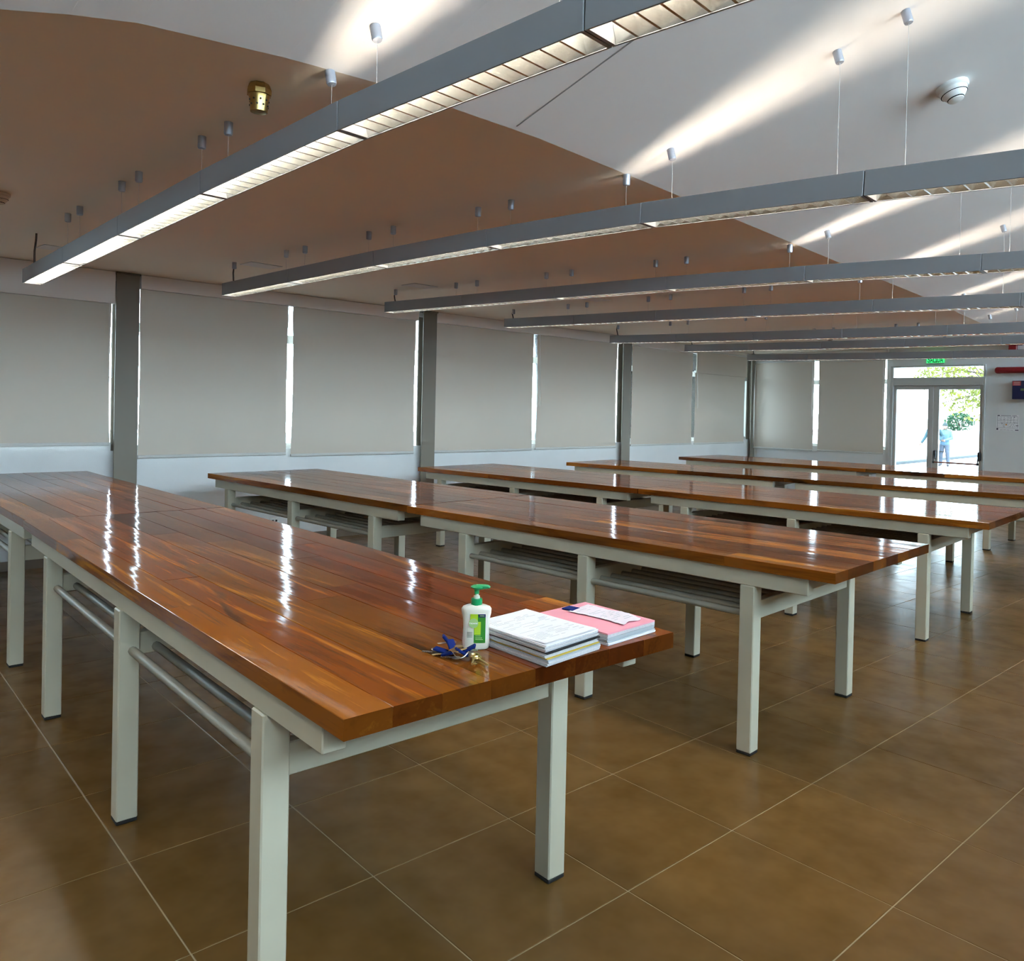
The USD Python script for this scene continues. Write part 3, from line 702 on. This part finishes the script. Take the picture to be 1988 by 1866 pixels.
obj('collar', MB().lathe([(.0145, .112), (.0150, .114), (.0150, .130), (.0135, .132)], 24).out, 'green_plastic', sb, smooth=40)
obj('pump_stem', MB().lathe([(.0085, .130), (.0085, .138), (.0050, .139), (.0050, .146)], 16).out, 'bottle_white', sb, smooth=40)
ph = MB().lathe([(.0065, .144), (.0060, .150), (.0085, .156), (.0165, .160), (.0170, .163), (.012, .1655)], 20)
ph.tube([(.0, 0, .1605), (.020, 0, .1625), (.030, 0, .1625), (.034, 0, .1600)], [.008, .0065, .005, .004], 10)
obj('pump_head', ph.out, 'green_plastic', sb, smooth=45)
def on_front(x0, x1, z0, z1, d=.0006, round_=None, n=8):
    """patch wrapped on the bottle's front face (-y side)"""
    xs = np.linspace(x0, x1, n); v = []; f = []
    zs = np.linspace(z0, z1, 6)
    def surf(x, z):
        a = np.interp(z, [0, .003, .02, .055, .080, .094, .104], [.031, .0345, .036, .0345, .036, .0395, .04]); b = np.interp(z, [0, .003, .02, .055, .080, .094, .104], [.017, .0195, .0205, .02, .0205, .0215, .021])
        return -b * max(0.0, 1 - abs(x / a) ** 2.6) ** (1 / 2.6)
    for z in zs:
        for x in xs: v.append((x, surf(x, z) - d, z))
    for i in range(5):
        for j in range(n - 1):
            q = [i * n + j, i * n + j + 1, (i + 1) * n + j + 1, (i + 1) * n + j]; f += [[q[0], q[1], q[2]], [q[0], q[2], q[3]]]
    v = np.array(v); N = len(v); v2 = v + [0, d * .8, 0]
    f = f + [[c + N, b + N, a + N] for a, b, c in f]
    return np.vstack([v, v2]), np.array(f), surf
lab_ = UsdGeom.Xform.Define(stage, numbered(path_of(sb), 'label')).GetPrim()
obj('label_panel', on_front(-.004, .026, .018, .094)[:2], 'label_green', lab_)
obj('label_tab', on_front(-.014, .006, .075, .094, .0008)[:2], 'label_lime', lab_)
obj('label_band', on_front(-.003, .014, .040, .074, .0009)[:2], 'label_lime', lab_)
obj('label_corner', on_front(.008, .026, .086, .094, .0010)[:2], 'label_blue', lab_)
_, _, sf = on_front(0, .01, 0, .05)
bd = MB(); bd.lathe([(.0125, 0), (.0125, .0006)], 24, (-.005, sf(-.005, .07) - .0012, .070), np.array([[1, 0, 0], [0, 0, 1], [0, -1, 0]]).T)
obj('badge', bd.out, 'label_pale', lab_)
tm = meshkit.text_mesh('Espadol', .0042, .0003, bold=True); bb_ = tm.bounds
obj('badge_lettering', MB().mesh(tm, np.array([[1, 0, 0], [0, 0, -1], [0, 1, 0]]), (-.005 - (bb_[1][0] + bb_[0][0]) / 2, sf(-.005, .07) - .0019, .0682)).out, 'paper', lab_)
m = MB()
for z, a, b in ((.036, 0, .014), (.031, 0, .018), (.027, .0, .020), (.0895, .011, .023)): m.box((a, sf(.012, z) - .0018, z), (b, sf(.012, z) - .0006, z + .0016))
obj('label_print', m.out, 'label_pale', lab_)
m = MB()
for z in (.033, .037, .041, .045): m.box((-.022, sf(-.016, z) - .0012, z), (-.008, sf(-.016, z) - .0002, z + .0012))
obj('back_print', m.out, 'label_ink', lab_)

# bunch of keys
kb = thing('key_bunch', (6.520, 1.335, TZ), 0, 'bunch of keys with blue tags lying beside the soap bottle', 'keys')
def key(a, b, z, bow_r, th, name, matn, teeth=True):
    a, b = np.array(a, float), np.array(b, float); d = (b - a) / np.linalg.norm(b - a); n = np.array([-d[1], d[0]])
    m = MB(); L = np.linalg.norm(b - a)
    ring = [(*(a + bow_r * (np.array([math.cos(q), math.sin(q)]))), z) for q in np.linspace(0, 2 * math.pi, 13)]
    m.tube(ring, th, 6); m.tube([(*(a + d * bow_r), z), (*b, z)], th * .9, 8)
    if teeth:
        for q, l in ((.97, .012), (.84, .008)): p = a + d * L * q; m.box((0, 0, -.0012), (.004, l, .0012), 0, np.array([[d[0], n[0], 0], [d[1], n[1], 0], [0, 0, 1]]), (*(p - d * .002), z))
    return obj(name, m.out, matn, kb, smooth=45)
key((.032, .017), (.080, -.033), .014, .0115, .0034, 'key', 'brass_key')
key((.036, .021), (.098, .004), .009, .0105, .0031, 'key', 'brass_key', False)
rk = random.Random(5)
for i in range(9):
    a = np.array([rk.uniform(-.085, .010), rk.uniform(-.028, .032)]); an = rk.uniform(0, 6.28); d = np.array([math.cos(an), math.sin(an)]); z = .004 + rk.uniform(0, .022)
    q = MB(); R = rotz(an) @ np.array([[1, 0, 0], [0, math.cos(.5 * rk.uniform(-1, 1)), 0], [0, 0, 1]])
    q.lathe([(.011, -.001), (.011, .001)], 14, (*a, z)); q.box((.008, -.004, -.001), (.040, .004, .001), .0004, rotz(an), (*a, z))
    for k in range(4): q.box((.014 + k * .006, .003, -.0009), (.0165 + k * .006, .0045 + rk.uniform(0, .002), .0009), 0, rotz(an), (*a, z))
    obj('key', q.out, 'brass_key' if i % 3 == 0 else 'steel_key' if i % 3 == 1 else 'cord_dark', kb)
for (x, y0, z, an, tl) in ((-.072, .016, .030, .9, .9), (-.066, -.010, .012, .5, .2), (-.046, .010, .024, -.3, .7), (-.030, -.014, .012, .3, -.3), (.004, .000, .020, 1.2, .6), (.010, .020, .026, .8, -.5)):
    R = rotz(an) @ np.array([[math.cos(tl), 0, math.sin(tl)], [0, 1, 0], [-math.sin(tl), 0, math.cos(tl)]])
    obj('blue_tag', MB().box((-.018, -.0105, -.0035), (.018, .0105, .0035), .002, R, (x, y0, z)).out, 'tape_blue', kb)
obj('key_ring', MB().tube([(.020 * math.cos(q), .020 * math.sin(q), .016 + .006 * math.sin(2 * q)) for q in np.linspace(0, 2 * math.pi, 25)], .0013, 6).out, 'steel_key', kb, smooth=50)
obj('key_ring', MB().tube([(-.095 + .010 * math.cos(q), -.004 + .008 * math.sin(q), .006) for q in np.linspace(0, 2 * math.pi, 19)], .0012, 6).out, 'steel_key', kb, smooth=50)

# paper bundles: quads given by corners a (near window, front), b (end, front), c (end, back), d
def bundle(name, quad, z0, z1, matn, label, cat, group=None, jag=.0, n=1, over=0.0, topmat=None, parts='sheet'):
    q = np.array(quad, float); c = q.mean(0)
    t = thing(name, (c[0], c[1], TZ + z0), 0, label, cat, group); q = q - c
    rr = random.Random(len(label) + int(z0 * 1e4))
    for k in range(n):
        h0 = (z1 - z0) * k / n; h1 = (z1 - z0) * (k + 1) / n - .0002
        sh = np.array([rr.uniform(-jag, jag), rr.uniform(-jag, jag)]); an = rr.uniform(-jag, jag) * 4
        qq = q @ rotz(an)[:2, :2].T + sh
        v = [(*p, h0) for p in qq] + [(*p, h1) for p in qq]
        f = [[0, 2, 1], [0, 3, 2], [4, 5, 6], [4, 6, 7]]
        for i in range(4):
            j = (i + 1) % 4; f += [[i, j, 4 + j], [i, 4 + j, 4 + i]]
        obj(parts, (np.array(v), np.array(f)), matn if k < n - 1 or topmat is None else topmat, t)
    return t
A_ = [(6.415, 1.500), (6.716, 1.452), (6.716, 1.655), (6.415, 1.655)]
QW = [(6.425, 1.470), (6.712, 1.450), (6.705, 1.664), (6.432, 1.680)]
bundle('booklet_stack', QW, 0, .016, 'paper_edge', 'pale booklets at the bottom of the white paper pile', 'booklets', None, .003, 4, topmat='folder_grey')
bundle('yellow_folder', [(p[0] - .004, p[1] + .003) for p in QW], .0164, .0185, 'folder_yellow', 'thin yellow folder inside the white paper pile', 'folder')
bundle('paper_ream', [(p[0] - .006, p[1] + .001) for p in QW], .0189, .030, 'paper_edge', 'thick white paper ream inside the white paper pile', 'papers', None, .003, 3)
bundle('black_folder', [(p[0] - .002, p[1] + .002) for p in QW], .0304, .0335, 'folder_black', 'thin black folder near the middle of the white paper pile', 'folder')
pt = bundle('printed_papers', [(p[0] - .005, p[1] - .002) for p in QW], .0339, .052, 'paper_edge', 'loose printed white sheets on top of the white paper pile', 'papers', None, .005, 6, topmat='paper')
m = MB(); rr = random.Random(11)
for i in range(26):
    xx = -.115 + i * .0088
    if rr.random() < .15: continue
    for s in range(rr.randint(1, 3)):
        a = rr.uniform(-.085, .05); b = min(.088, a + rr.uniform(.02, .10)); m.box((xx, a, .01812), (xx + .0022, b, .01835))
obj('print', m.out, 'paper_ink', pt, kind='stuff')
# curled top sheet
v = []; f = []; nn = 12
qx = np.linspace(-.140, .138, nn); qy = np.linspace(-.100, .100, nn)
for i in range(nn):
    for j in range(nn):
        v.append((qx[i] - .003, qy[j] - qx[i] * .06, .0186 + .0075 * max(0, qx[i] * 7) ** 2 * .35 + .006 * max(0, (qy[j] * 9)) ** 3 * .4))
for i in range(nn - 1):
    for j in range(nn - 1):
        q = [i * nn + j, (i + 1) * nn + j, (i + 1) * nn + j + 1, i * nn + j + 1]; f += [[q[0], q[1], q[2]], [q[0], q[2], q[3]]]
v = np.array(v); N = len(v); f = np.array(f)
bt = v - [0, 0, .0003]
topsheet = (np.vstack([v, bt]), np.vstack([f, f[:, ::-1] + N]))
obj('top_sheet', topsheet, 'paper', pt, smooth=True)
m = MB()
def hz_(x, y): return .0186 + .0075 * max(0, (x + .003) * 7) ** 2 * .35 + .006 * max(0, (y * 9)) ** 3 * .4
for i in range(24):
    xx = -.118 + i * .0095
    if rr.random() < .18: continue
    a = -.085
    while a < .07:
        b = min(.085, a + rr.uniform(.015, .06))
        if rr.random() < .62: m.box((xx, a - xx * .06, max(hz_(xx, a), hz_(xx, b)) + .0001), (xx + .0024, b - xx * .06, max(hz_(xx, a), hz_(xx, b)) + .0004))
        a = b + rr.uniform(.006, .03)
obj('print', m.out, 'paper_ink', pt, kind='stuff')

QP = [(6.420, 1.715), (6.700, 1.702), (6.704, 1.915), (6.424, 1.935)]
bundle('white_booklet', [(p[0] + .004, p[1]) for p in QP], 0, .006, 'paper', 'white sheets at the bottom of the pile under the pink folder', 'papers', None, .002, 2)
bundle('grey_booklets', QP, .0064, .020, 'folder_grey', 'grey-blue booklets under the pink folder', 'booklets', None, .0015, 4)
pk = bundle('pink_folder', QP, .0204, .033, 'paper_edge', 'pink cardboard folder full of papers beside the white paper pile', 'folder', None, .001, 3, topmat='folder_pink', parts='layer')
sl = thing('paper_slip', (6.572, 1.842, TZ + .0332), 0, 'crumpled pale slip with small print lying on the pink folder', 'paper slip')
v = []; f = []; nu, nv = 16, 8; rs = np.random.RandomState(4)
for i in range(nu):
    for j in range(nv):
        a = i / (nu - 1); b = j / (nv - 1)
        x = -.10 + .205 * a + (.006 * math.sin(b * 9 + 1) if i == nu - 1 else 0) + rs.uniform(-.002, .002) * (j in (0, nv - 1)); y0 = -.048 + .096 * b + .02 * math.sin(a * 2.2) - .015 * a + rs.uniform(-.002, .002) * (i in (0, nu - 1))
        v.append((x, y0, .0015 + .004 * abs(math.sin(a * 5.2 + b * 1.3)) * (.3 + b) + .002 * rs.rand()))
for i in range(nu - 1):
    for j in range(nv - 1):
        q = [i * nv + j, (i + 1) * nv + j, (i + 1) * nv + j + 1, i * nv + j + 1]; f += [[q[0], q[1], q[2]], [q[0], q[2], q[3]]]
v = np.array(v); N = len(v); f = np.array(f)
obj('sheet', (np.vstack([v, v - [0, 0, .0003]]), np.vstack([f, f[:, ::-1] + N])), 'slip_pink', sl, smooth=50)
m = MB()
for i in range(2, 14, 1):
    for j in range(1, 6):
        if rs.rand() < .55: p = v[i * nv + j]; m.box((p[0], p[1], p[2] + .0010), (p[0] + .0018, p[1] + .013, p[2] + .0016))
obj('print', m.out, 'paper_ink', sl, kind='stuff')
obj('blue_tab', MB().box((-.134, -.022, .001), (-.094, .018, .005), .001, rotz(.1)).out, 'tape_blue', sl)

# ------------------------------------------------------------------ outdoors
obj('yard_ground', MB().box((-40, 14.95, -.4), (45, 110, -.2)).box((-40, -30, -.4), (-.6, 14.95, -.2)).box((11.5, -30, -.4), (45, 14.95, -.2)).out, 'concrete_pale', kind='structure', label='pale concrete yard outside the hall')
gw = thing('garden_wall', (-3.0, 16, -.2), 0, 'low white rendered wall bordering the yard outside the exit door', 'wall')
obj('wall_body', MB().box((-.2, 0, 0), (0, 60, 1.20), .01).out, 'wall_render', gw)
obj('coping', MB().box((-.24, -.05, 1.20), (.04, 60.05, 1.26), .01).out, 'wall_render', gw)
obj('kerb', MB().box((.0, 0, 0), (.18, 60, .10), .01).out, 'kerb_grey', gw)

def tree(name, loc, crown_c, rad, n, size, leafm, trunk, label, seed, droop=.3):
    r = np.random.RandomState(seed); t = thing(name, loc, 0, label, 'tree')
    b = MB(); top = np.array(crown_c, float)
    b.tube([(0, 0, 0), (.05, .03, top[2] * .35), tuple(top * [.4, .4, .62]), tuple(top)], [trunk, trunk * .8, trunk * .6, trunk * .25], 8)
    P = []
    for i in range(26):
        d = r.normal(size=3); d /= np.linalg.norm(d); e = top + d * np.array(rad) * r.uniform(.6, 1.0); s0 = top * r.uniform(.5, .95)
        mid = (s0 + e) / 2 + r.normal(size=3) * .15 + [0, 0, .15]; b.tube([s0, mid, e], [trunk * .22, trunk * .13, trunk * .05], 5); P.append((s0, mid, e))
    obj('trunk', b.out, 'bark', t)
    v = []; f = []; k = 0
    while k < n:
        d = r.normal(size=3); d /= np.linalg.norm(d); c = top + d * np.array(rad) * r.uniform(.25, 1.0) ** (1 / 3)
        if meshkit.noise(c[None] * 1.6 + 50, seed)[0] < .42: 
            if r.rand() < .85: continue
        u = r.normal(size=3); u /= np.linalg.norm(u); w = np.cross(u, r.normal(size=3)); w /= np.linalg.norm(w); s = size * r.uniform(.6, 1.3); nn_ = np.cross(u, w) * s * .12
        i = len(v); v += [c - u * s, c - w * s * .45 + nn_, c + u * s, c + w * s * .45 + nn_]; f += [[i, i + 1, i + 2], [i, i + 2, i + 3]]; k += 1
    obj('foliage', (np.array(v), np.array(f)), leafm, t, kind='stuff')
    return t
tree('leafy_tree', (3.3, 24.6, -.2), (-.75, -.2, 3.45), (2.6, 1.5, 1.9), 5600, .07, 'leaf_yellow', .14, 'yellow-green leafy tree seen through the exit door glass', 2)
tree('dark_shrub', (-4.30, 44.6, -.2), (.0, 0, 1.60), (.72, .5, .55), 800, .085, 'leaf_green', .10, 'dark green shrub behind the low wall outside', 3)
tree('dark_shrub', (-5.75, 56.0, -.2), (.0, 0, 1.8), (.50, .5, .55), 420, .09, 'leaf_green', .10, 'farther dark green shrub behind the low wall outside, beyond the other shrub', 4)

# people outside the door
def hull(*balls):
    ms = []
    for p, r in balls: ms.append(Manifold.sphere(r, 16).translate(tuple(map(float, p))))
    return Manifold.batch_hull(ms)
def skin_of(bones, step=.03, it=10):
    m = Manifold.batch_boolean(bones, manifold3d.OpType.Add).refine_to_length(step).to_mesh()
    t = trimesh.Trimesh(np.array(m.vert_properties[:, :3], float), np.array(m.tri_verts), process=True)
    trimesh.smoothing.filter_taubin(t, iterations=it); return t
def person(loc, rz, H, label, J, cl, hat=None):
    """J: joints in units of standing height; facing -y"""
    p = thing('person', loc, rz, label, 'person')
    S = H; g = {k: np.array(v, float) * S for k, v in J.items()}
    def chain(pairs, k=0.0):
        out = []
        for a, ra, b, rb in pairs: out.append(hull((g[a], (ra + k) * S), (g[b], (rb + k) * S)))
        return out
    torso = [('pelv_l', .055, 'pelv_r', .055), ('waist_l', .050, 'waist_r', .050), ('chest_l', .058, 'chest_r', .058)]
    tb = lambda k: [hull(*[(g[n], (r + k) * S) for n, r in (('pelv_l', .055), ('pelv_r', .055), ('waist_l', .048), ('waist_r', .048))]),
                    hull(*[(g[n], (r + k) * S) for n, r in (('waist_l', .048), ('waist_r', .048), ('chest_l', .056), ('chest_r', .056))]),
                    hull(*[(g[n], (r + k) * S) for n, r in (('chest_l', .056), ('chest_r', .056), ('sh_l', .036), ('sh_r', .036))])]
    arms = [(f'sh_{s}', .034, f'el_{s}', .025) for s in 'lr'] + [(f'el_{s}', .025, f'wr_{s}', .018) for s in 'lr']
    legs = [(f'hip_{s}', .052, f'kn_{s}', .036) for s in 'lr'] + [(f'kn_{s}', .036, f'an_{s}', .024) for s in 'lr']
    feet = [(f'an_{s}', .024, f'to_{s}', .018) for s in 'lr']
    head = [hull((g['neck'], .032 * S), (g['head'] - [0, 0, .03 * S], .030 * S)), hull((g['head'], .056 * S), (g['head'] + np.array([0, .012, .018]) * S, .056 * S), (g['chin'], .030 * S)),
            hull((g['head'] + np.array([0, -.054, -.012]) * S, .009 * S), (g['head'] + np.array([0, -.066, -.024]) * S, .009 * S))]
    for s in (-1, 1): head.append(Manifold.sphere(.013 * S, 12).translate(tuple(g['head'] + np.array([s * .056, .005, -.008]) * S)))
    hands = []
    for s in 'lr':
        w = g[f'wr_{s}']; d = w - g[f'el_{s}']; d /= np.linalg.norm(d); sd = np.cross(d, [0, 1, .2]); sd /= np.linalg.norm(sd); nb = np.cross(sd, d)
        hands.append(hull((w, .016 * S), (w + d * .045 * S + sd * .012 * S, .010 * S), (w + d * .045 * S - sd * .012 * S, .010 * S)))
        for k, l in ((-.015, .034), (-.005, .040), (.005, .038), (.015, .030)):
            b0 = w + d * .048 * S + sd * k * S; hands.append(hull((b0, .0062 * S), (b0 + (d * .6 * l + nb * .25 * l) * S, .0055 * S))); hands.append(hull((b0 + (d * .6 * l + nb * .25 * l) * S, .0055 * S), (b0 + (d * l * .9 + nb * .6 * l) * S, .0048 * S)))
        b0 = w + d * .018 * S + sd * .016 * S; hands.append(hull((b0, .008 * S), (b0 + (d * .03 + sd * .016) * S, .006 * S)))
    obj('body', skin_of(tb(0) + chain(arms) + chain(legs) + chain(feet) + head + hands, .012 * S, 6), 'skin', p, smooth=True)
    obj('upper_garment', skin_of(tb(.010) + chain(arms, .008) + [hull((g['neck'] - [0, 0, .015 * S], .040 * S), (g['chest_l'], .05 * S), (g['chest_r'], .05 * S))], .02 * S), cl['top'], p, smooth=True)
    obj('trousers', skin_of(chain(legs, .009) + [hull((g['pelv_l'] - [0, 0, .01 * S], .060 * S), (g['pelv_r'] - [0, 0, .01 * S], .060 * S), (g['hip_l'], .058 * S), (g['hip_r'], .058 * S))], .02 * S), cl['legs'], p, smooth=True)
    obj('shoes', skin_of([hull((g[f'an_{s}'] - [0, 0, .008 * S], .027 * S), (g[f'to_{s}'], .022 * S)) for s in 'lr'] , .015 * S, 4), 'shoe_dark', p, smooth=True)
    if hat: obj('knitted_cap', skin_of([hull((g['head'] + np.array([0, .008, .026]) * S, .060 * S), (g['head'] + np.array([0, .014, .066]) * S, .040 * S), (g['head'] + np.array([0, .010, .092]) * S, .014 * S))], .015 * S), hat, p, smooth=True)
    obj('hair', skin_of([hull((g['head'] + np.array([0, .022, .012]) * S, .056 * S), (g['head'] + np.array([.012, .034, -.03]) * S, .034 * S))], .015 * S), 'hair_dark', p, smooth=True)
    e = MB()
    for s in (-1, 1): e.mesh(trimesh.creation.icosphere(2, .0065 * S), None, g['head'] + np.array([s * .021, -.0505, .004]) * S)
    obj('eyes', e.out, 'dark_hole', p, smooth=True)
    obj('mouth', MB().box((-.016 * S, -.004 * S, -.003 * S), (.016 * S, .004 * S, .003 * S), .002 * S, None, g['chin'] + np.array([0, -.028, .016]) * S).out, 'red_label', p)
    return p, g
stand = dict(pelv_l=(-.045, 0, .52), pelv_r=(.045, 0, .52), waist_l=(-.042, 0, .61), waist_r=(.042, 0, .61), chest_l=(-.055, 0, .74), chest_r=(.055, 0, .74), sh_l=(-.105, 0, .805), sh_r=(.105, 0, .805),
    neck=(0, .0, .845), head=(0, -.008, .925), chin=(0, -.030, .893), hip_l=(-.05, 0, .50), hip_r=(.05, 0, .50), kn_l=(-.072, -.012, .285), kn_r=(.072, -.012, .285), an_l=(-.085, .01, .045), an_r=(.085, .01, .045), to_l=(-.098, -.075, .022), to_r=(.098, -.075, .022),
    el_l=(-.150, .015, .645), el_r=(.150, .015, .645), wr_l=(-.170, -.02, .50), wr_r=(.170, -.02, .50))
j1 = dict(stand); j1.update(el_l=(-.150, .01, .655), el_r=(.150, .01, .655), wr_l=(-.045, -.115, .610), wr_r=(.050, -.115, .610), head=(0, -.020, .918), chin=(0, -.052, .885))
p1, g1 = person((-1.41, 32.38, -.2), .28 - .25, 1.62, 'person in grey knitted cap and light blue sweatshirt standing in the yard', j1, dict(top='sweat_blue', legs='trouser_grey'), 'knit_grey')
obj('scarf', skin_of([hull((g1['neck'] + [-.05, -.02, -.01], .035), (g1['neck'] + [.05, -.02, -.01], .035), (g1['neck'] + [.06, -.03, -.06], .03))], .02), 'scarf_dark', p1, smooth=True)
obj('thigh_strap', MB().lathe([(.088, -.022), (.090, 0), (.088, .022)], 16, np.array([-.105, -.01, .545])).out, 'black_plastic', p1)
j2 = dict(stand); j2.update(el_l=(-.165, .0, .66), wr_l=(-.235, -.06, .535), el_r=(.185, .02, .67), wr_r=(.13, -.10, .60))
person((-1.66, 31.9, -.2), .25, 1.66, 'person in dark teal jacket mostly hidden behind the door stile', j2, dict(top='jacket_teal', legs='trouser_grey'))
